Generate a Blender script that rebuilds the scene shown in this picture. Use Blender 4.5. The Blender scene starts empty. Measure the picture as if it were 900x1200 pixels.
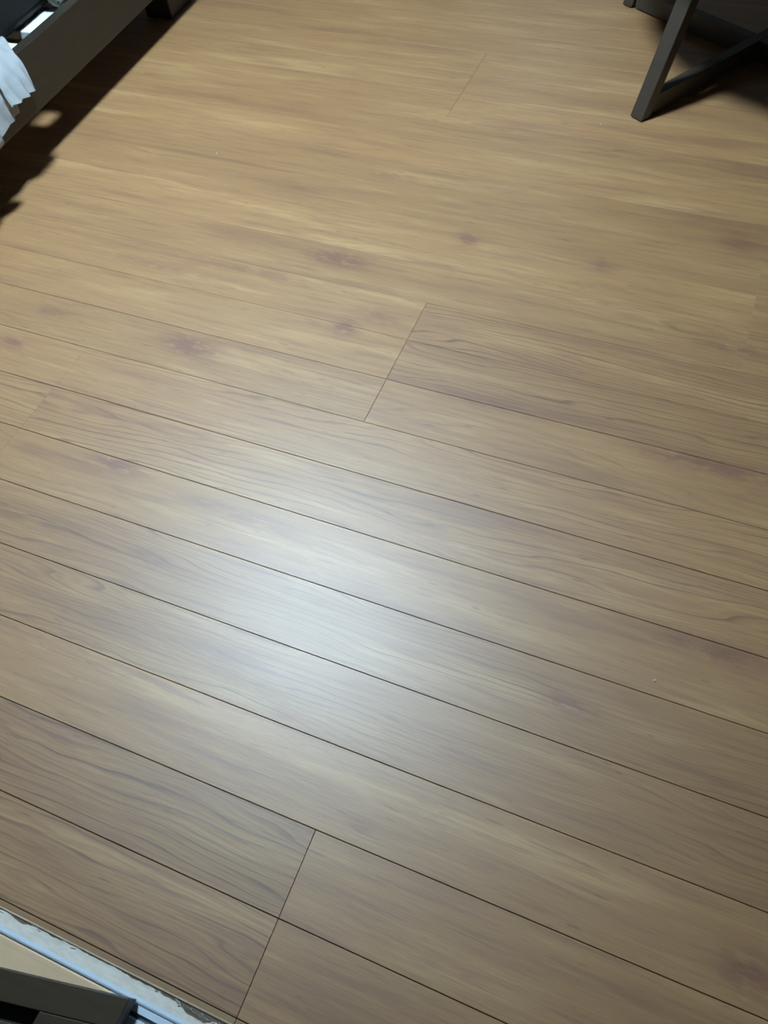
import bpy, bmesh, math, random
from mathutils import Vector, Matrix, noise as mnoise

random.seed(7)
C = bpy.context.scene.collection
SC = bpy.context.scene

# ------------------------------------------------------------------ camera
H = 0.964                                   # camera height above the floor (m)
cam_d = bpy.data.cameras.new('camera')
cam = bpy.data.objects.new('camera', cam_d)
C.objects.link(cam)
R = Matrix(((0.92652213, -0.27638972, 0.25527528),
            (0.37116121, 0.78255225, -0.49985131),
            (-0.06161248, 0.55787158, 0.82763712)))
cam.matrix_world = Matrix.Translation((0, 0, H)) @ R.to_4x4()
cam_d.sensor_fit = 'VERTICAL'
cam_d.sensor_height = 24.0
cam_d.lens = 24.0 * 901.0 / 1200.0
cam_d.clip_start = 0.01
SC.camera = cam

# ------------------------------------------------------------------ world, exposure
world = bpy.data.worlds.new('world')
SC.world = world
world.use_nodes = True
wb = world.node_tree.nodes['Background']
wb.inputs['Color'].default_value = (0.62, 0.78, 1.0, 1)
wb.inputs['Strength'].default_value = 0.03
SC.view_settings.view_transform = 'Standard'
SC.view_settings.look = 'None'
SC.view_settings.gamma = 1.0
SC.view_settings.use_curve_mapping = False
SC.view_settings.exposure = 0.0

LAMP = Vector((-0.93, 1.09, 1.90))          # ceiling lamp
LAMP_POWER = 375.0
LAMP_TILT = (math.radians(19), math.radians(6), 0)
LAMP_RADIUS = 0.135

# room
X0, X1, Y1, ZC = -2.50, 1.25, 3.40, 2.42
W = 0.10103                                 # strip width
YO = 0.83873                                # y of seam 0
def seam_y(k): return YO - k * W
Y_EDGE = -0.0768                            # floor edge at the sill

# ------------------------------------------------------------------ helpers
def link(o, parent=None):
    C.objects.link(o)
    if parent is not None: o.parent = parent
    return o
def tag(o, label=None, cat=None, group=None, kind=None):
    if label: o['label'] = label
    if cat: o['category'] = cat
    if group: o['group'] = group
    if kind: o['kind'] = kind
    return o
def empty(name, loc=(0, 0, 0), rz=0.0):
    o = bpy.data.objects.new(name, None)
    o.location = loc; o.rotation_euler = (0, 0, rz)
    o.empty_display_size = 0.1
    return link(o)
def obj(name, bm, mat, parent=None, smooth=False, recalc=True):
    if recalc: bmesh.ops.recalc_face_normals(bm, faces=bm.faces)
    me = bpy.data.meshes.new(name)
    bm.to_mesh(me); bm.free()
    if smooth:
        for f in me.polygons: f.use_smooth = True
    if mat is not None: me.materials.append(mat)
    return link(bpy.data.objects.new(name, me), parent)
def bm_box(x0, x1, y0, y1, z0, z1, bev=0.0, seg=1):
    bm = bmesh.new()
    add_box(bm, x0, x1, y0, y1, z0, z1)
    if bev > 0: bmesh.ops.bevel(bm, geom=bm.edges[:], offset=bev, segments=seg, affect='EDGES', profile=0.5)
    return bm
def add_box(bm, x0, x1, y0, y1, z0, z1):
    v = [bm.verts.new(c) for c in ((x0,y0,z0),(x1,y0,z0),(x1,y1,z0),(x0,y1,z0),(x0,y0,z1),(x1,y0,z1),(x1,y1,z1),(x0,y1,z1))]
    for f in ((0,3,2,1),(4,5,6,7),(0,1,5,4),(1,2,6,5),(2,3,7,6),(3,0,4,7)): bm.faces.new([v[i] for i in f])
def bm_loft(sections, bev=0.0):
    """closed loft through lists of points (same count each)"""
    bm = bmesh.new()
    rows = [[bm.verts.new(p) for p in s] for s in sections]
    n = len(rows[0])
    for a, b in zip(rows, rows[1:]):
        for i in range(n): bm.faces.new((a[i], a[(i+1) % n], b[(i+1) % n], b[i]))
    bm.faces.new(list(reversed(rows[0]))); bm.faces.new(rows[-1])
    if bev > 0:
        bmesh.ops.recalc_face_normals(bm, faces=bm.faces)
        bmesh.ops.bevel(bm, geom=bm.edges[:], offset=bev, segments=2, affect='EDGES', profile=0.5)
    return bm
def bm_extrude_x(profile, x0, x1):
    """profile of (y,z) points extruded along x"""
    return bm_loft([[(x0, y, z) for y, z in profile], [(x1, y, z) for y, z in profile]])
def bm_lathe(profile, n=48):
    bm = bmesh.new(); rows = []
    for r, z in profile:
        if r < 1e-6: rows.append([bm.verts.new((0, 0, z))])
        else: rows.append([bm.verts.new((r*math.cos(2*math.pi*i/n), r*math.sin(2*math.pi*i/n), z)) for i in range(n)])
    for a, b in zip(rows, rows[1:]):
        for i in range(n):
            j = (i+1) % n
            if len(a) == 1 and len(b) == 1: continue
            if len(a) == 1: bm.faces.new((a[0], b[j], b[i]))
            elif len(b) == 1: bm.faces.new((a[i], a[j], b[0]))
            else: bm.faces.new((a[i], a[j], b[j], b[i]))
    return bm

# ------------------------------------------------------------------ node helper
class NT:
    def __init__(s, name):
        s.m = bpy.data.materials.new(name); s.m.use_nodes = True
        s.t = s.m.node_tree; s.bsdf = s.t.nodes['Principled BSDF']
    def n(s, typ, **kw):
        nd = s.t.nodes.new(typ)
        for k, v in kw.items(): setattr(nd, k, v)
        return nd
    def put(s, sock, v):
        if hasattr(v, 'links') or isinstance(v, bpy.types.NodeSocket): s.t.links.new(v, sock)
        else: sock.default_value = v
    def math(s, op, a, b=None, c=None, clamp=False):
        nd = s.n('ShaderNodeMath', operation=op, use_clamp=clamp)
        for i, v in enumerate((a, b, c)):
            if v is not None: s.put(nd.inputs[i], v)
        return nd.outputs[0]
    def vmath(s, op, a, b=None, scale=None):
        nd = s.n('ShaderNodeVectorMath', operation=op)
        s.put(nd.inputs[0], a)
        if b is not None: s.put(nd.inputs[1], b)
        if scale is not None: s.put(nd.inputs['Scale'], scale)
        return nd.outputs['Value'] if op in ('LENGTH', 'DISTANCE', 'DOT_PRODUCT') else nd.outputs[0]
    def noise(s, vec, scale=1.0, detail=2.0, rough=0.5, out='Fac', distortion=0.0):
        nd = s.n('ShaderNodeTexNoise')
        s.put(nd.inputs['Vector'], vec); s.put(nd.inputs['Scale'], scale)
        s.put(nd.inputs['Detail'], detail); s.put(nd.inputs['Roughness'], rough)
        s.put(nd.inputs['Distortion'], distortion)
        return nd.outputs[out]
    def mapr(s, v, a, b, c=0.0, d=1.0, smooth=True):
        nd = s.n('ShaderNodeMapRange', interpolation_type='SMOOTHSTEP' if smooth else 'LINEAR')
        for i, x in enumerate((v, a, b, c, d)): s.put(nd.inputs[i], x)
        return nd.outputs[0]
    def mix(s, fac, a, b, mode='MIX'):
        nd = s.n('ShaderNodeMix', data_type='RGBA', blend_type=mode)
        s.put(nd.inputs[0], fac); s.put(nd.inputs[6], a); s.put(nd.inputs[7], b)
        return nd.outputs[2]
    def xyz(s, x, y, z):
        nd = s.n('ShaderNodeCombineXYZ')
        for i, v in enumerate((x, y, z)): s.put(nd.inputs[i], v)
        return nd.outputs[0]
    def sep(s, v):
        nd = s.n('ShaderNodeSeparateXYZ'); s.put(nd.inputs[0], v); return nd.outputs
    def attr(s, name):
        nd = s.n('ShaderNodeAttribute', attribute_type='OBJECT', attribute_name=name); return nd.outputs['Fac']
    def bump(s, height, strength=0.2, dist=0.001):
        nd = s.n('ShaderNodeBump'); s.put(nd.inputs['Height'], height)
        nd.inputs['Strength'].default_value = strength; nd.inputs['Distance'].default_value = dist
        s.t.links.new(nd.outputs[0], s.bsdf.inputs['Normal'])
    def set(s, **kw):
        names = dict(col='Base Color', rough='Roughness', spec='Specular IOR Level', metal='Metallic', sheen='Sheen Weight', coat='Coat Weight', coat_rough='Coat Roughness')
        for k, v in kw.items():
            if k == 'col' and isinstance(v, tuple) and len(v) == 3: v = v + (1,)
            s.put(s.bsdf.inputs[names[k]], v)
        return s.m

def mat_simple(name, c1, c2=None, rough=0.5, scale=20.0, spec=0.5, stretch=(1, 1, 1), bump=0.0, detail=4.0, metal=0.0):
    t = NT(name)
    co = t.n('ShaderNodeTexCoord').outputs['Object']
    mp = t.vmath('MULTIPLY', co, stretch)
    f = t.noise(mp, scale, detail, 0.55)
    col = t.mix(t.mapr(f, 0.3, 0.7), c1 + (1,), (c2 or tuple(x*0.8 for x in c1)) + (1,))
    t.set(col=col, rough=rough, spec=spec, metal=metal)
    if bump: t.bump(f, bump, 0.002)
    return t.m

# ------------------------------------------------------------------ floor wood
def make_wood():
    t = NT('printed_oak_laminate')
    pos = t.n('ShaderNodeNewGeometry').outputs['Position']
    x, y, z = t.sep(pos)[0:3]
    off = t.attr('grain_shift'); bold = t.attr('grain_bold'); tone = t.attr('tone'); red = t.attr('redness')
    u = t.math('ADD', x, t.math('MULTIPLY', off, 3.7))
    sl = t.math('MULTIPLY', off, 11.3)
    # low frequency warp of the growth rings
    wv = t.noise(t.xyz(t.math('MULTIPLY', u, 1.1), t.math('MULTIPLY', y, 9.0), sl), 1.0, 2.0, 0.5)
    wf = t.noise(t.xyz(t.math('MULTIPLY', u, 5.0), t.math('MULTIPLY', y, 30.0), sl), 1.0, 2.0, 0.5)
    warp = t.math('ADD', t.math('MULTIPLY', t.math('SUBTRACT', wv, 0.5), 0.13), t.math('MULTIPLY', t.math('SUBTRACT', wf, 0.5), 0.018))
    g = t.math('ADD', y, warp)
    # rings: sawtooth with a soft rise and a sharper fall
    fr = t.math('FRACT', t.math('MULTIPLY', t.math('ADD', g, t.math('MULTIPLY', t.math('SUBTRACT', wf, 0.5), 0.01)), 92.0))
    lv = t.noise(t.xyz(t.math('MULTIPLY', u, 5.0), t.math('MULTIPLY', g, 190.0), sl), 1.0, 1.0, 0.5)
    line = t.math('MULTIPLY', t.math('MULTIPLY', t.mapr(fr, 0.66, 0.92), t.mapr(fr, 0.93, 1.0, 1.0, 0.0)), t.mapr(lv, 0.25, 0.60, 0.30, 1.0))
    fr2 = t.math('FRACT', t.math('MULTIPLY', g, 231.0))
    line2 = t.math('MULTIPLY', t.mapr(fr2, 0.2, 0.8), t.mapr(fr2, 0.85, 1.0, 1.0, 0.0))
    mask = t.noise(t.xyz(t.math('MULTIPLY', u, 1.7), t.math('MULTIPLY', y, 16.0), t.math('ADD', sl, 5.0)), 1.0, 2.0, 0.5)
    mk = t.mapr(mask, t.math('SUBTRACT', 0.62, t.math('MULTIPLY', bold, 0.36)), t.math('SUBTRACT', 0.78, t.math('MULTIPLY', bold, 0.36)))
    ring = t.math('MULTIPLY', line, t.math('MULTIPLY', mk, t.math('MULTIPLY_ADD', bold, 0.86, 0.13)))
    ring2 = t.math('MULTIPLY', line2, t.math('MULTIPLY_ADD', bold, 0.24, 0.10))
    # broad tone clouds stretched along the strip
    c1 = t.noise(t.xyz(t.math('MULTIPLY', u, 2.2), t.math('MULTIPLY', y, 22.0), t.math('ADD', sl, 9.0)), 1.0, 4.0, 0.6)
    c2 = t.noise(t.xyz(t.math('MULTIPLY', u, 5.0), t.math('MULTIPLY', y, 40.0), t.math('ADD', sl, 17.0)), 1.0, 3.0, 0.6)
    fib = t.noise(t.xyz(t.math('MULTIPLY', u, 14.0), t.math('MULTIPLY', y, 620.0), sl), 1.0, 2.0, 0.6)
    fib2 = t.noise(t.xyz(t.math('MULTIPLY', u, 30.0), t.math('MULTIPLY', y, 200.0), sl), 1.0, 3.0, 0.6)
    base = (0.423, 0.234, 0.093, 1); light = (0.556, 0.338, 0.144, 1)
    dark = (0.262, 0.125, 0.065, 1); line_c = (0.164, 0.079, 0.040, 1); redc = (0.382, 0.182, 0.084, 1)
    col = t.mix(t.mapr(c1, 0.50, 0.72), base, light)
    col = t.mix(t.math('MULTIPLY', t.mapr(c1, 0.47, 0.30), 0.62), col, dark)
    col = t.mix(t.math('MULTIPLY', t.mapr(c2, 0.55, 0.75), t.math('MULTIPLY_ADD', red, 0.6, 0.25)), col, redc)
    col = t.mix(ring, col, line_c)
    col = t.mix(ring2, col, dark)
    col = t.mix(t.math('MULTIPLY', t.mapr(fib, 0.45, 0.75), 0.20), col, dark)
    st = t.noise(t.xyz(t.math('MULTIPLY', u, 7.0), t.math('MULTIPLY', y, 130.0), t.math('ADD', sl, 23.0)), 1.0, 4.0, 0.65)
    col = t.mix(t.math('MULTIPLY', t.mapr(st, 0.50, 0.70), 0.54), col, dark)
    col = t.mix(t.math('MULTIPLY', t.mapr(st, 0.46, 0.26), 0.45), col, light)
    # small dark ticks (pores) here and there
    tick = t.noise(t.xyz(t.math('MULTIPLY', u, 26.0), t.math('MULTIPLY', y, 190.0), t.math('ADD', sl, 31.0)), 1.0, 1.0, 0.5)
    col = t.mix(t.math('MULTIPLY', t.mapr(tick, 0.70, 0.80), 0.55), col, line_c)
    # knots and dark figure printed in the wood
    kn = None
    for kx, ky, a, b, s in KNOT_LIST:
        dx = t.math('DIVIDE', t.math('SUBTRACT', x, kx), a)
        dy = t.math('DIVIDE', t.math('SUBTRACT', y, ky), b)
        d = t.math('ADD', t.math('MULTIPLY', dx, dx), t.math('MULTIPLY', dy, dy))
        m = t.math('MULTIPLY', t.math('POWER', 2.718, t.math('MULTIPLY', d, -1.0)), s)
        kn = m if kn is None else t.math('MAXIMUM', kn, m)
    kn_n = t.noise(t.xyz(t.math('MULTIPLY', x, 26.0), t.math('MULTIPLY', y, 75.0), 3.0), 1.0, 3.0, 0.6)
    kl = t.math('MULTIPLY', t.math('SINE', t.math('MULTIPLY', t.math('ADD', t.math('ADD', y, t.math('MULTIPLY', x, 0.22)), t.math('MULTIPLY', kn_n, 0.05)), 560.0)), 0.16)
    kn = t.math('MULTIPLY', kn, t.math('ADD', t.mapr(kn_n, 0.26, 0.58), kl))
    col = t.mix(t.math('MINIMUM', kn, 0.85), col, (0.235, 0.100, 0.060, 1))
    # plank tone
    tn = t.math('MULTIPLY_ADD', tone, 0.16, 1.0)
    col = t.mix(1.0, col, t.xyz(tn, tn, tn), 'MULTIPLY')
    rough = t.math('MULTIPLY_ADD', t.math('ADD', t.math('MULTIPLY', fib2, 0.5), t.math('MULTIPLY', c2, 0.5)), 0.10, 0.42)
    t.set(col=col, rough=rough, spec=1.0)
    t.bsdf.inputs['IOR'].default_value = 1.60
    t.bump(t.math('ADD', t.math('MULTIPLY', fib2, 0.8), t.math('MULTIPLY', fib, 0.5)), 0.26, 0.0006)
    return t.m
# knots: position on the floor from the photo (x, y, a, b, strength)
def gp(px, py):                              # photo pixel -> point on the floor
    d = R @ Vector(((px-450)/901.0, -(py-600)/901.0, -1.0))
    k = -H / d.z
    return d.x*k, d.y*k
KNOT_LIST = [(*gp(px, py), a, b, s*1.18) for px, py, a, b, s in (
    (395, 303, .060, .022, 1.1), (222, 405, .055, .022, 1.1), (404, 384, .024, .020, 1.0), (547, 280, .024, .020, .9),
    (135, 545, .050, .016, .8), (178, 655, .035, .012, .6), (668, 826, .040, .014, .6), (445, 372, .05, .02, .5),
    (708, 312, .022, .018, .7), (862, 410, .070, .013, .7), (830, 545, .11, .017, .8), (835, 762, .075, .016, .7),
    (560, 470, .09, .013, .55), (640, 430, .1, .012, .3), (15, 402, .03, .014, .8), (60, 365, .05, .012, .6),
    (880, 1140, .03, .022, .8), (300, 318, .16, .012, .45), (720, 125, .10, .015, .4), (450, 205, .06, .014, .5),
    (180, 310, .16, .012, .5), (330, 215, .18, .012, .35), (865, 285, .03, .02, .7), (420, 968, .014, .006, .7), (270, 600, .10, .012, .5))]
M_WOOD = make_wood()
M_UNDER = mat_simple('dark_floor_joint', (0.030, 0.018, 0.010), (0.022, 0.013, 0.008), rough=0.9, scale=40)

# floor slab with one plank object for every strip between board joints
floor = obj('floor', bm_box(X0, X1, Y_EDGE, Y1, -0.06, -0.006), M_UNDER)
tag(floor, kind='structure')
def gap_of(k):                               # joint width at seam k (mm): the near ones have opened up
    if k >= 2: return 0.0011
    if k >= 0: return 0.0008
    if k >= -3: return 0.0004
    return 0.0002
def joint_gap(b):
    return {-1: 0.0006, 2: 0.0007, -4: 0.0005}.get(b, 0.0001)
BOLD = {}                                    # (row, side) -> strength of the ring lines; side 0 left of the joint, 1 right of it
BOLD.update({(-2, 1): .95, (-1, 1): .85, (0, 1): .35, (1, 0): .6, (1, 1): .75, (2, 0): .9, (2, 1): .8, (3, 1): .30, (3, 0): .3,
             (4, 0): .75, (4, 1): .75, (5, 0): .65, (5, 1): .65, (6, 0): .25, (6, 1): .25, (7, 0): .95, (7, 1): .15, (8, 0): .9, (8, 1): .15,
             (-2, 0): .2, (-1, 0): .2, (0, 0): .45, (-3, 0): .5, (-3, 1): .5, (-4, 0): .3, (-5, 0): .35})
L_BOARD = 1.818
def board_joint(b):                          # board b covers rows 3b+1 .. 3b+3
    return -0.3957 - (b + 1) * 0.5535
JOINT = {-4: -0.568, -3: 0.712, -2: 0.159, -1: -0.3957, 0: -0.946, 1: 0.352, 2: -0.2045}
def add_plank(x0, x1, y0, y1, row, side):
    z0, z1, c = -0.006, 0.0, (0.0003 if row > -2 else 0.0001)
    bm = bm_loft([[(x0, y0, z0), (x1, y0, z0), (x1, y1, z0), (x0, y1, z0)],
                  [(x0, y0, z1-c), (x1, y0, z1-c), (x1, y1, z1-c), (x0, y1, z1-c)],
                  [(x0+c, y0+c, z1), (x1-c, y0+c, z1), (x1-c, y1-c, z1), (x0+c, y1-c, z1)]])
    o = obj('plank', bm, M_WOOD, floor)
    rnd = random.Random(row*31 + (0 if row in (-8, -7, -6, 1) else side)*7 + 5)
    o['grain_shift'] = rnd.random()*4.0 - 2.0
    o['grain_bold'] = float(BOLD.get((row, side), rnd.choice((.2, .3, .45))))
    o['tone'] = rnd.uniform(-.5, .5)
    if row == 9: o['tone'] = -1.2
    o['redness'] = rnd.uniform(0, 1)
    return o
row = 9
while seam_y(row) < Y1:
    ya, yb = seam_y(row+1), seam_y(row)      # near and far side of the strip
    ya += gap_of(row+1)/2; yb -= gap_of(row)/2
    if row == 9: ya = Y_EDGE
    yb = min(yb, Y1)
    b = (row - 1)//3
    j = JOINT.get(b)
    if j is None:
        j = -0.3957 - (b + 1)*0.5535
        while j < X0 + 0.4: j += L_BOARD
        while j > X0 + 0.4 + L_BOARD: j -= L_BOARD
    cuts = [j]
    while cuts[0] - L_BOARD > X0 + 0.05: cuts.insert(0, cuts[0] - L_BOARD)
    while cuts[-1] + L_BOARD < X1 - 0.05: cuts.append(cuts[-1] + L_BOARD)
    xs = [X0] + cuts + [X1]
    gj = joint_gap(b)
    for i in range(len(xs)-1):
        side = 0 if xs[i+1] <= j + 1e-6 else 1
        if xs[i+1] < j - 1e-6: side = 2
        if xs[i] > j + 1e-6: side = 3
        if yb - ya > 0.004: add_plank(xs[i] + (gj/2 if i else 0), xs[i+1] - (gj/2 if i < len(xs)-2 else 0), ya, yb, row, side)
    row -= 1

# ------------------------------------------------------------------ room shell
M_WALL = mat_simple('darkened_wallpaper', (0.10, 0.097, 0.09), (0.09, 0.085, 0.08), rough=0.85, scale=60, bump=0.15)  # wall colour darkened to cut bounced light in the room
M_CEIL = mat_simple('darkened_ceiling', (0.24, 0.24, 0.23), (0.22, 0.22, 0.21), rough=0.9, scale=50)  # ceiling colour held down too, for less bounce
def struct(name, bm, m, parent=None):
    o = obj(name, bm, m, parent)
    if parent is None: tag(o, kind='structure')
    return o
YN0, YN1 = -0.30, -0.10                       # near wall thickness (doorway the camera looks in from)
struct('wall_left', bm_box(X0-0.1, X0, YN0, Y1+0.1, -0.06, ZC), M_WALL)
struct('wall_right', bm_box(X1, X1+0.1, YN0, Y1+0.1, -0.06, ZC), M_WALL)
struct('wall_far', bm_box(X0, X1, Y1, Y1+0.1, -0.06, ZC), M_WALL)
bm = bmesh.new()
add_box(bm, X0, -1.15, YN0, YN1, -0.06, ZC)
add_box(bm, 0.85, X1, YN0, YN1, -0.06, ZC)
add_box(bm, -1.15, 0.85, YN0, YN1, 2.0, ZC)
struct('wall_near', bm, M_WALL)
glow = empty('glow_panel_1', (-0.77, Y1, 0.97)); tag(glow, kind='structure')  # added glowing panel, stands for the unseen source of a faint floor reflection
M_WF = mat_simple('white_glow_frame', (0.5, 0.5, 0.5), rough=0.4)
for x0_, x1_, z0_, z1_ in ((-.22, .22, .19, .22), (-.22, .22, -.22, -.19), (-.22, -.19, -.189, .189), (.19, .22, -.189, .189), (-.012, .012, -.189, .189)):
    obj('glow_frame', bm_box(x0_, x1_, -0.04, -0.0005, z0_, z1_, 0.003), M_WF, glow)
tw = NT('added_glow_pane'); tw.set(col=(0.7, 0.75, 0.8), rough=0.3)
tw.bsdf.inputs['Emission Color'].default_value = (0.66, 0.83, 1.0, 1); tw.bsdf.inputs['Emission Strength'].default_value = 1.6
for x0_, x1_ in ((-.1895, -.0125), (.0125, .1895)):
    obj('glow_pane', bm_box(x0_, x1_, -0.022, -0.016, -.1885, .1885), tw.m, glow)
struct('ceiling', bm_box(X0-0.1, X1+0.1, YN0, Y1+0.1, ZC, ZC+0.08), M_CEIL)
M_SKIRT = mat_simple('brown_skirting', (0.20, 0.12, 0.06), (0.16, 0.09, 0.05), rough=0.5, scale=12, stretch=(1, 1, 8))
struct('baseboard_left', bm_box(X0, X0+0.009, Y_EDGE, Y1, 0.0, 0.06, 0.002), M_SKIRT)
struct('baseboard_right', bm_box(X1-0.009, X1, Y_EDGE, Y1, 0.0, 0.06, 0.002), M_SKIRT)
struct('baseboard_far', bm_box(X0+0.01, X1-0.01, Y1-0.009, Y1, 0.0, 0.06, 0.002), M_SKIRT)

# ------------------------------------------------------------------ ceiling lamp
lamp = empty('pendant_lamp', (LAMP.x, LAMP.y, ZC))
tag(lamp, 'round dark pendant lamp with a tilted shade and cool white light hanging beside the bed', 'lamp')
M_LBASE = mat_simple('lamp_metal_dark', (0.06, 0.06, 0.06), rough=0.4)
r = LAMP_RADIUS; zl = LAMP.z - ZC
obj('ceiling_rose', bm_lathe([(0, 0), (.05, 0), (.05, -.02), (0, -.02)], 32), M_LBASE, lamp)
obj('cord', bm_lathe([(0, -.0201), (.004, -.0201), (.004, zl+.125), (0, zl+.125)], 12), M_LBASE, lamp)
sh = obj('shade', bm_lathe([(0, .12), (.03, .12), (r*.6, .10), (r+.02, .03), (r+.02, -.002), (r+.012, -.002), (r+.012, .02), (0, .02)]), M_LBASE, lamp)
sh.location = (0, 0, zl); sh.rotation_euler = LAMP_TILT
tl = NT('lamp_diffuser_light')
tl.set(col=(0.8, 0.8, 0.8))
tl.bsdf.inputs['Emission Color'].default_value = (0.64, 0.84, 1.0, 1)
tl.bsdf.inputs['Emission Strength'].default_value = LAMP_POWER
obj('diffuser', bm_lathe([(0, .008), (r, .008), (r, .003), (0, 0)]), tl.m, sh)

# ------------------------------------------------------------------ sill at the doorway
def mat_peel():
    t = NT('old_white_paint')
    co = t.n('ShaderNodeTexCoord').outputs['Object']
    f = t.noise(t.vmath('MULTIPLY', co, (60, 160, 60)), 1.0, 4.0, 0.6)
    g = t.noise(t.vmath('MULTIPLY', co, (25, 60, 30)), 1.0, 3.0, 0.6)
    col = t.mix(t.mapr(f, 0.35, 0.7), (0.88, 0.84, 0.75, 1), (0.76, 0.72, 0.64, 1))
    col = t.mix(t.mapr(g, 0.62, 0.72), col, (0.62, 0.58, 0.51, 1))
    t.set(col=col, rough=0.55); t.bump(f, 0.5, 0.001)
    return t.m
M_PEEL = mat_peel()
M_FLAKE = mat_simple('white_paint_flake', (0.78, 0.78, 0.74), (0.68, 0.68, 0.64), rough=0.5, scale=200)
M_SILLWOOD = mat_simple('bare_grey_brown_wood', (0.20, 0.15, 0.10), (0.12, 0.085, 0.06), rough=0.7, scale=30, stretch=(1, 10, 10))
M_TRIM = mat_simple('brown_floor_trim', (0.26, 0.165, 0.085), (0.20, 0.12, 0.065), rough=0.35, scale=8, stretch=(1, 20, 20))
M_ALU = mat_simple('white_track_blue_sheen', (0.72, 0.86, 0.97), (0.68, 0.82, 0.94), rough=0.28, scale=30, stretch=(1, 12, 12))  # white track, the cool light it reflects put into the blue tint
M_ALU2 = mat_simple('grey_track_groove', (0.16, 0.17, 0.18), (0.10, 0.11, 0.12), rough=0.5, scale=30)
M_BEIGE = mat_simple('cream_sill_board', (0.80, 0.59, 0.37), (0.72, 0.53, 0.33), rough=0.42, scale=9)
SX0, SX1 = -1.15, 0.85
sill = empty('trim_1', (0, 0, 0)); tag(sill, kind='structure')
# narrow pale strip, painting the lit edge of the laminate
obj('lit_edge', bm_extrude_x([(-0.0768, -0.02), (-0.0768, 0.0006), (-0.0774, 0.0012), (-0.0784, 0.0008), (-0.0784, -0.02)], SX0, SX1),
    mat_simple('lit_edge_tone', (0.72, 0.62, 0.48), (0.58, 0.47, 0.33), rough=0.3, scale=40, stretch=(1, 5, 5)), sill)
obj('sill_board', bm_box(SX0, SX1, -0.0930, -0.0785, -0.04, -0.0012), M_SILLWOOD, sill)
# paint film with a ragged, chipped edge against the laminate
bm = bmesh.new()
N = 900; prev = None
for i in range(N+1):
    x = SX0 + (SX1-SX0)*i/N
    e = -0.0797 + 0.0012*mnoise.noise(Vector((x*38, 0.3, 0))) + 0.0011*mnoise.noise(Vector((x*120, 2.1, 0))) + 0.0005*mnoise.noise(Vector((x*420, 5.1, 0)))
    chip = mnoise.noise(Vector((x*17+3.7, 8.0, 0)))
    if chip > 0.22: e -= min(0.0045, (chip-0.22)*0.02)
    e -= 0.0034*max(0.0, min(1.0, (x+0.36)/0.14))
    e = min(e, -0.0787)
    lift = 0.0003 + 0.0005*max(0, mnoise.noise(Vector((x*60, 9.0, 0))))
    row_ = [bm.verts.new((x, e, -0.0012)), bm.verts.new((x, e-0.0001, 0.0002+lift)), bm.verts.new((x, e-0.0022, 0.0004)), bm.verts.new((x, -0.0929, 0.0004)), bm.verts.new((x, -0.0929, -0.0012))]
    if prev:
        for a in range(4): bm.faces.new((prev[a], row_[a], row_[a+1], prev[a+1]))
    prev = row_
obj('paint_film', bm, M_PEEL, sill)
# loose curled flakes of paint
fr = random.Random(3)
for i in range(26):
    x = fr.choice((fr.uniform(-0.52, -0.40), fr.uniform(-0.30, -0.21), fr.uniform(-0.27, -0.215)))
    l, w_ = fr.uniform(.003, .010), fr.uniform(.0008, .0020)
    yc = -0.0805 - fr.uniform(-0.0012, .0022) - 0.002*max(0, min(1, (x+0.36)/0.14))
    bm = bmesh.new()
    n = 5; a = [bm.verts.new((l*(k/(n-1)-.5), w_*(.5+.3*fr.random())*math.sin(math.pi*(k+.6)/(n+.2)), .0012*math.sin(k*1.3)+.0012)) for k in range(n)]
    b_ = [bm.verts.new((l*(k/(n-1)-.5), -w_*.5*math.sin(math.pi*(k+.6)/(n+.2)), .0004*math.cos(k))) for k in range(n)]
    for k in range(n-1): bm.faces.new((a[k], a[k+1], b_[k+1], b_[k]))
    o = obj('paint_flake', bm, M_FLAKE, sill)
    o.location = (x, yc, 0.0004); o.rotation_euler = (0, 0, fr.uniform(-.35, .25))
# track: bright ridge, channel, groove, second ridge
obj('track_ridge', bm_extrude_x([(-0.0931, -0.03), (-0.0931, 0.0010), (-0.0940, 0.0024), (-0.0968, 0.0028), (-0.0985, 0.0018), (-0.0992, 0.0), (-0.0992, -0.03)], SX0, SX1), M_ALU, sill)
obj('track_channel', bm_box(-0.345, SX1, -0.1065, -0.0993, -0.03, -0.0004), M_ALU, sill)
obj('track_groove', bm_box(-0.345, SX1, -0.1115, -0.1066, -0.03, -0.006), M_ALU2, sill)
obj('track_ridge', bm_extrude_x([(-0.1116, -0.03), (-0.1116, 0.0), (-0.1125, 0.001), (-0.135, 0.001), (-0.136, -0.03)], -0.345, SX1), M_ALU, sill)
obj('sill_board', bm_extrude_x([(-0.0993, -0.03), (-0.0993, -0.0030), (-0.1000, -0.0012), (-0.1020, -0.0006), (-0.1065, -0.0006), (-0.1065, -0.03)], SX0, -0.3451), M_BEIGE, sill)
obj('sill_board', bm_box(SX0, -0.3451, -0.29, -0.1361, -0.03, -0.0006), M_BEIGE, sill)
obj('cover_strip', bm_box(SX0, -0.3451, -0.1361, -0.1066, -0.005, -0.0006), M_BEIGE, sill)
obj('sill_board', bm_box(-0.345, SX1, -0.29, -0.1361, -0.03, -0.0006), M_ALU, sill)
struct('floor_hall', bm_box(X0-0.1, X1+0.1, -1.30, YN0, -0.06, -0.008), mat_simple('hall_floor', (0.33, 0.24, 0.14), rough=0.4, scale=5, stretch=(1, 12, 1)))

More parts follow.
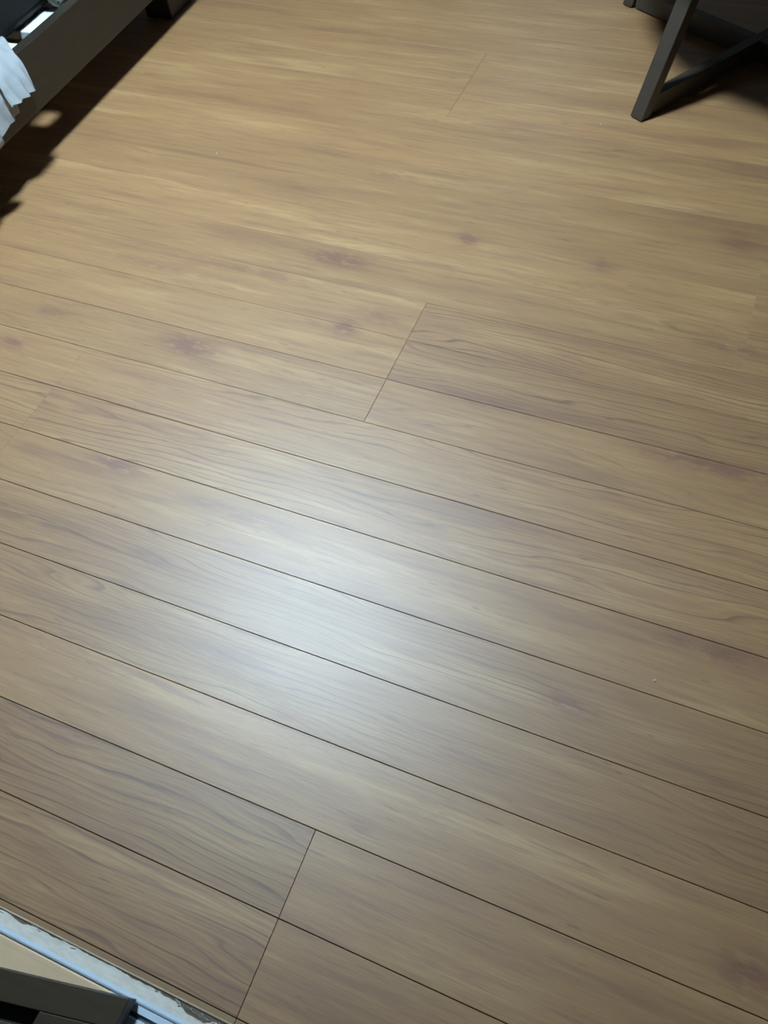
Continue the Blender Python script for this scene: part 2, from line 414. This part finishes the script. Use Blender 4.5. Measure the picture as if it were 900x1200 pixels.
# ------------------------------------------------------------------ dark wooden piece standing on the sill
M_DKWOOD = mat_simple('dark_olive_brown_wood', (0.050, 0.032, 0.015), (0.041, 0.026, 0.012), rough=0.5, scale=14, stretch=(1, 10, 10))
M_MIDWOOD = mat_simple('mid_brown_wood', (0.075, 0.058, 0.038), (0.055, 0.042, 0.028), rough=0.55, scale=14, stretch=(1, 10, 10))
def at_z(px, py, zz):
    d = R @ Vector(((px-450)/901.0, -(py-600)/901.0, -1.0)); k = (zz-H)/d.z
    return Vector((d.x*k, d.y*k, zz))
ZT = 0.030
stand = empty('wooden_rack', (-0.42, -0.16, 0)); tag(stand, 'dark brown wooden rack corner with a slot, on the sill beside the white track', 'rack')
def local(v): return (v.x+0.42, v.y+0.16, v.z)
tA, tB = at_z(-260, 1072.5, ZT), at_z(152, 1170, ZT)           # far edge
fwd = (tB - tA).normalized(); tC = at_z(139, 1198, ZT)
back = Vector((-0.02, -1, 0)).normalized()
def q(s, d, zz):                                                # s along the far edge from the corner, d back from it
    p = tB - fwd*s + back*d; return Vector((p.x, p.y, zz))
def block(s0, s1, d0, d1, z0, z1, name, m, bev=0.001):
    c = [q(s0, d0, z0), q(s1, d0, z0), q(s1, d1, z0), q(s0, d1, z0)]
    e = [q(s0, d0, z1), q(s1, d0, z1), q(s1, d1, z1), q(s0, d1, z1)]
    return obj(name, bm_loft([[local(v) for v in c], [local(v) for v in e]], bev), m, stand)
block(0, 0.36, 0, 0.029, 0.006, ZT, 'front_rail', M_DKWOOD)
block(0, 0.085, 0.0292, 0.045, 0.004, ZT-0.0015, 'end_block', M_DKWOOD)
block(0.0, 0.36, 0.0452, 0.085, 0.004, ZT-0.004, 'back_rail', M_MIDWOOD)
block(0.02, 0.36, 0.003, 0.0835, 0.0, 0.0038, 'base_board', mat_simple('black_wood', (0.01, 0.009, 0.008), rough=0.7))

# ------------------------------------------------------------------ bed
M_BED = mat_simple('dark_walnut_bed', (0.032, 0.026, 0.018), (0.025, 0.020, 0.014), rough=0.42, scale=10, stretch=(8, 1, 8), bump=0.05)
M_SLAT = mat_simple('white_slat', (0.82, 0.86, 0.84), (0.80, 0.84, 0.82), rough=0.5, scale=12)
BX, BY, BA = -1.384, 1.42, math.radians(3.6)                    # outer face of the side rail at y = 1.42
bed = empty('bed', (BX, BY, 0.0), BA)
tag(bed, 'dark brown wooden bed frame with white slats under a charcoal mattress', 'bed')
ZB, ZT2, ZS = 0.105, 0.222, 0.205
YB0, YB1, BW = -1.30, 0.62, 1.02                                # local y range, width
obj('side_rail', bm_box(-0.026, 0, YB0, YB1, ZB, ZT2, 0.0025, 2), M_BED, bed)
obj('side_rail', bm_box(-BW, -BW+0.026, YB0, YB1, ZB, ZT2, 0.0025, 2), M_BED, bed)
obj('end_rail', bm_box(-BW+0.0265, -0.0265, YB0, YB0+0.03, ZB, ZT2, 0.0025, 2), M_BED, bed)
obj('end_rail', bm_box(-BW+0.0265, -0.0265, YB1-0.03, YB1, ZB, ZT2, 0.0025, 2), M_BED, bed)
obj('slat_ledge', bm_box(-0.050, -0.0265, YB0+0.031, YB1-0.031, ZS-0.04, ZS-0.0185, 0.001), M_BED, bed)
obj('slat_ledge', bm_box(-BW+0.0265, -BW+0.050, YB0+0.031, YB1-0.031, ZS-0.04, ZS-0.0185, 0.001), M_BED, bed)
for lx, ly in ((-0.125, 0.495), (-0.125, -1.22), (-BW+0.035, 0.495), (-BW+0.035, -1.22)):
    obj('leg', bm_box(lx, lx+0.08, ly, ly+0.12, 0.0, ZB-0.0002, 0.003, 2), M_BED, bed)
SW, SP = 0.118, 0.168
ys = -0.042 - SP*6
while ys + SW < YB1 - 0.05:
    if ys > YB0 + 0.035:
        obj('slat', bm_box(-BW+0.028, -0.028, ys, ys+SW, ZS-0.018, ZS, 0.002, 2), M_SLAT, bed)
    ys += SP
obj('centre_beam', bm_box(-BW/2-0.03, -BW/2+0.03, YB0+0.031, YB1-0.031, ZS-0.06, ZS-0.0185, 0.002), M_BED, bed)

# mattress and duvet (both dark)
M_MATT = mat_simple('charcoal_mattress', (0.008, 0.0085, 0.009), (0.006, 0.006, 0.0065), rough=0.85, scale=80, bump=0.3)
M_DUVET = mat_simple('grey_green_duvet', (0.14, 0.145, 0.125), (0.12, 0.125, 0.11), rough=0.9, scale=60, bump=0.3)
def rounded_slab(x0, x1, y0, y1, z0, z1, bev, nx, ny, wob, seed):
    bm = bmesh.new(); add_box(bm, x0, x1, y0, y1, z0, z1)
    bmesh.ops.bevel(bm, geom=bm.edges[:], offset=bev, segments=4, affect='EDGES', profile=0.5)
    bmesh.ops.triangulate(bm, faces=bm.faces[:])
    bmesh.ops.subdivide_edges(bm, edges=[e for e in bm.edges if e.calc_length() > 0.25], cuts=4, use_grid_fill=True)
    for v in bm.verts:
        n_ = mnoise.noise_vector(v.co*6 + Vector((seed, 0, 0)))
        if v.co.z > z0 + 0.01: v.co += n_*wob
    return bm
mat_o = obj('mattress', rounded_slab(-BW+0.04, -0.073, YB0+0.04, YB1-0.035, ZS+0.0005, ZS+0.14, 0.03, 8, 14, 0.003, 1.0), M_MATT, smooth=True)
mat_o.location = bed.location; mat_o.rotation_euler = bed.rotation_euler
tag(mat_o, 'charcoal mattress lying on the white bed slats', 'mattress')
# duvet: sheet resting on the mattress, its edge draped down to block light through the slat gaps
bm = bmesh.new(); nx, ny = 60, 44; grid = []
def duvet_section(f):                        # f 0..1 along the width: over the mattress, then down to the slats
    pts = [(-BW+0.06, ZS+.165), (-0.20, ZS+.165), (-0.10, ZS+.162), (-0.070, ZS+.145), (-0.062, ZS+.10), (-0.052, ZS+.05), (-0.044, ZS+.018), (-0.034, ZS+.0155)]
    seg = [math.dist(a, b) for a, b in zip(pts, pts[1:])]; d = sum(seg)*f; k = 0
    while k < len(seg)-1 and d > seg[k]: d -= seg[k]; k += 1
    g_ = d/seg[k]
    return pts[k][0]+(pts[k+1][0]-pts[k][0])*g_, pts[k][1]+(pts[k+1][1]-pts[k][1])*g_
for j in range(ny+1):
    rr = []
    v_ = j/ny
    for i in range(nx+1):
        uu = (i/nx)**0.6
        xx, zz = duvet_section(uu)
        corner = 0.05*max(0.0, (uu-0.93)/0.07)**2         # rounded hem corner
        y_near = 0.035 + corner*0.5
        yy = y_near + (YB1-0.05-y_near)*v_
        zz += 0.008*mnoise.noise(Vector((xx*7, yy*7, 2.0)))*(1 if uu < 0.8 else 0)
        rr.append(bm.verts.new((xx, yy, zz)))
    grid.append(rr)
for a, b2 in zip(grid, grid[1:]):
    for i in range(nx): bm.faces.new((a[i], a[i+1], b2[i+1], b2[i]))
duv = obj('duvet', bm, M_DUVET, smooth=True)
sm = duv.modifiers.new('thick', 'SOLIDIFY'); sm.thickness = 0.016; sm.offset = 0.0
duv.location = bed.location; duv.rotation_euler = bed.rotation_euler
tag(duv, 'grey green duvet spread over the charcoal mattress', 'duvet')

# ------------------------------------------------------------------ white sheet hanging over the rail
M_CLOTH = mat_simple('white_sheet', (0.36, 0.385, 0.395), (0.31, 0.335, 0.345), rough=0.8, scale=40, bump=0.2)
sheet = empty('bed_sheet', (BX, BY, 0)); tag(sheet, 'white crumpled sheet hanging over the dark bed side rail', 'sheet')
def drape(y0, y1, hem, xout, seed, right_shift):
    """hem(y) -> z of the hem; xout(y) -> x of the hanging face"""
    bm = bmesh.new(); rows = []; ny, ns = 60, 40
    for j in range(ny+1):
        yy = y0 + (y1-y0)*j/ny; rr = []
        hz = hem(yy); xo = xout(yy)
        top = 0.252
        pts = [(-1.53, 0.3515), (-1.485, 0.352), (-1.45, 0.325), (-1.425, 0.275), (-1.405, top), (-1.375, top-0.006), (xo-0.008, top-0.030), (xo, hz+0.03), (xo+0.004, hz)]
        # resample the section
        seg = [math.dist(a, b) for a, b in zip(pts, pts[1:])]; tot = sum(seg)
        for i in range(ns+1):
            d = tot*i/ns; k = 0
            while k < len(seg)-1 and d > seg[k]: d -= seg[k]; k += 1
            f = d/seg[k]; x = pts[k][0]+(pts[k+1][0]-pts[k][0])*f; z_ = pts[k][1]+(pts[k+1][1]-pts[k][1])*f
            s = i/ns
            fold = 0.016*(abs(math.sin(yy*42 + seed + 1.2*s))-0.6) * max(0, s-0.35)
            nn = mnoise.noise(Vector((s*5+seed, yy*16, seed)))*0.004*min(1, max(0, s-0.2)*3)
            shift = right_shift*(s-0.55)*2*max(0.0, (yy-(y1-0.10))/0.10)
            rr.append(bm.verts.new((x+fold+nn-BX, yy+shift-BY, z_+nn*0.4)))
        rows.append(rr)
    for a, b in zip(rows, rows[1:]):
        for i in range(ns): bm.faces.new((a[i], a[i+1], b[i+1], b[i]))
    return bm
def lerp_tab(tab):
    def f(v):
        if v <= tab[0][0]: return tab[0][1]
        for (a, b), (c, d) in zip(tab, tab[1:]):
            if v <= c: return b + (d-b)*(v-a)/(c-a)
        return tab[-1][1]
    return f
def at_x(px, py, xx):
    d = R @ Vector(((px-450)/901.0, -(py-600)/901.0, -1.0)); k = xx/d.x
    return Vector((xx, d.y*k, H + d.z*k))
def poly_at(pts, f):
    f *= len(pts)-1; k = min(int(f), len(pts)-2); g_ = f-k
    return tuple(a+(b-a)*g_ for a, b in zip(pts[k], pts[k+1]))
def flap(inner, top, hem, seed, crease):
    """cloth strip: inner edge behind the rail, over the rail top, down to the hem (points are photo pixels + world x)"""
    bm = bmesh.new(); nt, na, ns = 26, 8, 14; rows = []
    for c in range(nt+1):
        f = c/nt
        pi, pt, ph = (at_x(*poly_at(p, f)) for p in (inner, top, hem))
        col_ = [pi + (pt-pi)*(k/na) + Vector((0, 0, 0.012*math.sin(math.pi*k/na))) for k in range(na)]
        col_ += [pt + (ph-pt)*(k/ns) + Vector((0.010*math.sin(math.pi*min(1, k/ns*1.6)/1.6*1.0), 0, 0)) for k in range(ns+1)]
        rr = []
        for k, v in enumerate(col_):
            w_ = max(0, (k-na)/ns)
            cr = crease*w_*(abs(((f*3.2 + 0.35*w_ + seed) % 1.0) - 0.5) - 0.25)
            nn = 0.0022*mnoise.noise(v*38 + Vector((seed, 0, 0)))
            rr.append(bm.verts.new((v.x + cr + nn - BX, v.y - BY, v.z + nn)))
        rows.append(rr)
    for a, b in zip(rows, rows[1:]):
        for k in range(len(a)-1): bm.faces.new((a[k], a[k+1], b[k+1], b[k]))
    return bm
def thick(o):
    m_ = o.modifiers.new('thick', 'SOLIDIFY'); m_.thickness = 0.002
XR = BX + 0.012
thick(obj('upper_fold', flap([(1, 43, XR-.055), (-22, 56, XR-.055), (-48, 70, XR-.055)], [(17, 62, XR), (3, 73, XR), (-13, 87, XR)],
      [(38, 102, XR+.028), (29, 112, XR+.034), (11, 125, XR+.036)], 0.15, 0.020), M_CLOTH, sheet))
thick(obj('lower_fold', flap([(-18, 24, XR-.092), (-60, 42, XR-.092), (-110, 85, XR-.092)], [(4, 76, XR-.004), (-28, 102, XR-.004), (-70, 140, XR-.004)],
      [(18, 130, XR+.010), (9, 146, XR+.016), (-30, 190, XR+.020)], 0.6, 0.016), M_CLOTH, sheet))
thick(obj('hanging_end', drape(0.62, 1.080, lerp_tab([(0.9, .125), (1.07, .140)]), lerp_tab([(0.9, -1.315), (1.08, -1.320)]), 3.1, 0.0), M_CLOTH, sheet, smooth=True))

# ------------------------------------------------------------------ round side table with X stretcher
M_TAB = mat_simple('dark_espresso_wood', (0.062, 0.048, 0.036), (0.052, 0.040, 0.030), rough=0.40, scale=9, stretch=(1, 1, 6), bump=0.04)
TC = Vector((0.045, 2.085, 0)); FN = Vector((-0.153, 1.757, 0))
table = empty('side_table', TC); tag(table, 'dark brown round side table with splayed legs and a crossed stretcher near the floor', 'table')
HT = 0.40
rad = (FN - TC); rl = rad.length; a0 = math.atan2(rad.y, rad.x)
SL = 0.35                                                        # inward lean per metre of height
for k in range(4):
    a = a0 + k*math.pi/2
    dr = Vector((math.cos(a), math.sin(a), 0)); tn_ = Vector((-dr.y, dr.x, 0))
    secs = []
    hw = 0.0165
    # section aligned with the diagonals of the frame
    e1 = dr*0.88; e2 = tn_
    for zz, sc in ((0.003, 1.0), (HT - 0.0325, 1.06)):
        c = dr*(rl - SL*zz)
        secs.append([tuple(c + e1*hw*sc*i + e2*hw*sc*j + Vector((0, 0, zz))) for i, j in ((1, 1), (-1, 1), (-1, -1), (1, -1))])
    lg = obj('leg', bm_loft(secs, 0.0015), M_TAB, table)
    c = dr*rl
    obj('glide', bm_loft([[tuple(c + e1*.012*i + e2*.012*j + Vector((0, 0, zz))) for i, j in ((1, 1), (-1, 1), (-1, -1), (1, -1))] for zz in (0.0, 0.0028)]),
        mat_simple('black_felt', (0.012, 0.012, 0.012), rough=0.9) if k == 0 else bpy.data.materials['black_felt'], lg)
SZ0, SZ1, SWD = 0.004, 0.045, 0.0125
for k in range(2):
    a = a0 + k*math.pi/2
    dr = Vector((math.cos(a), math.sin(a), 0)); tn_ = Vector((-dr.y, dr.x, 0))
    ends = [(-1, 1)] if k == 0 else [(-1, 0), (0, 1)]
    for s0, s1 in ends:
        r0 = s0*(rl - 0.026) if s0 else SWD + 0.0003
        r1 = s1*(rl - 0.026) if s1 else -SWD - 0.0003
        secs = [[tuple(dr*rr_ + tn_*SWD*i + Vector((0, 0, zz))) for i, zz in ((-1, SZ0), (1, SZ0), (1, SZ1), (-1, SZ1))] for rr_ in (r0, r1)]
        obj('stretcher', bm_loft(secs, 0.001), M_TAB, table)
obj('apron', bm_lathe([(0.20, HT-0.032), (0.275, HT-0.032), (0.275, HT-0.0255), (0.20, HT-0.0255), (0.20, HT-0.032)], 64), M_TAB, table)
obj('table_top', bm_lathe([(0, HT-0.025), (0.412, HT-0.025), (0.42, HT-0.018), (0.42, HT-0.006), (0.414, HT), (0, HT)], 96), M_TAB, table)

# ------------------------------------------------------------------ crumbs on the floor
M_CRUMB = mat_simple('pale_crumb', (0.75, 0.72, 0.66), rough=0.8, scale=300)
CR = ((767, 798, 'tiny pale crumb on the open floor, away from bed and table'), (704, 146, 'tiny pale crumb on the floor beside the table leg'), (254, 180, 'tiny pale crumb on the floor beside the bed shadow'))
for k, (px, py, lab) in enumerate(CR):
    bm = bmesh.new(); bmesh.ops.create_icosphere(bm, subdivisions=2, radius=0.0016)
    for v in bm.verts: v.co *= 1 + 0.5*mnoise.noise(v.co*900 + Vector((k, 0, 0)))
    zmin = min(v.co.z for v in bm.verts)*0.6
    for v in bm.verts: v.co.z = v.co.z*0.6 - zmin
    o = obj('crumb', bm, M_CRUMB, smooth=True)
    o.location = (*gp(px, py), 0.0)
    tag(o, lab, 'crumb', 'crumbs on the floor')
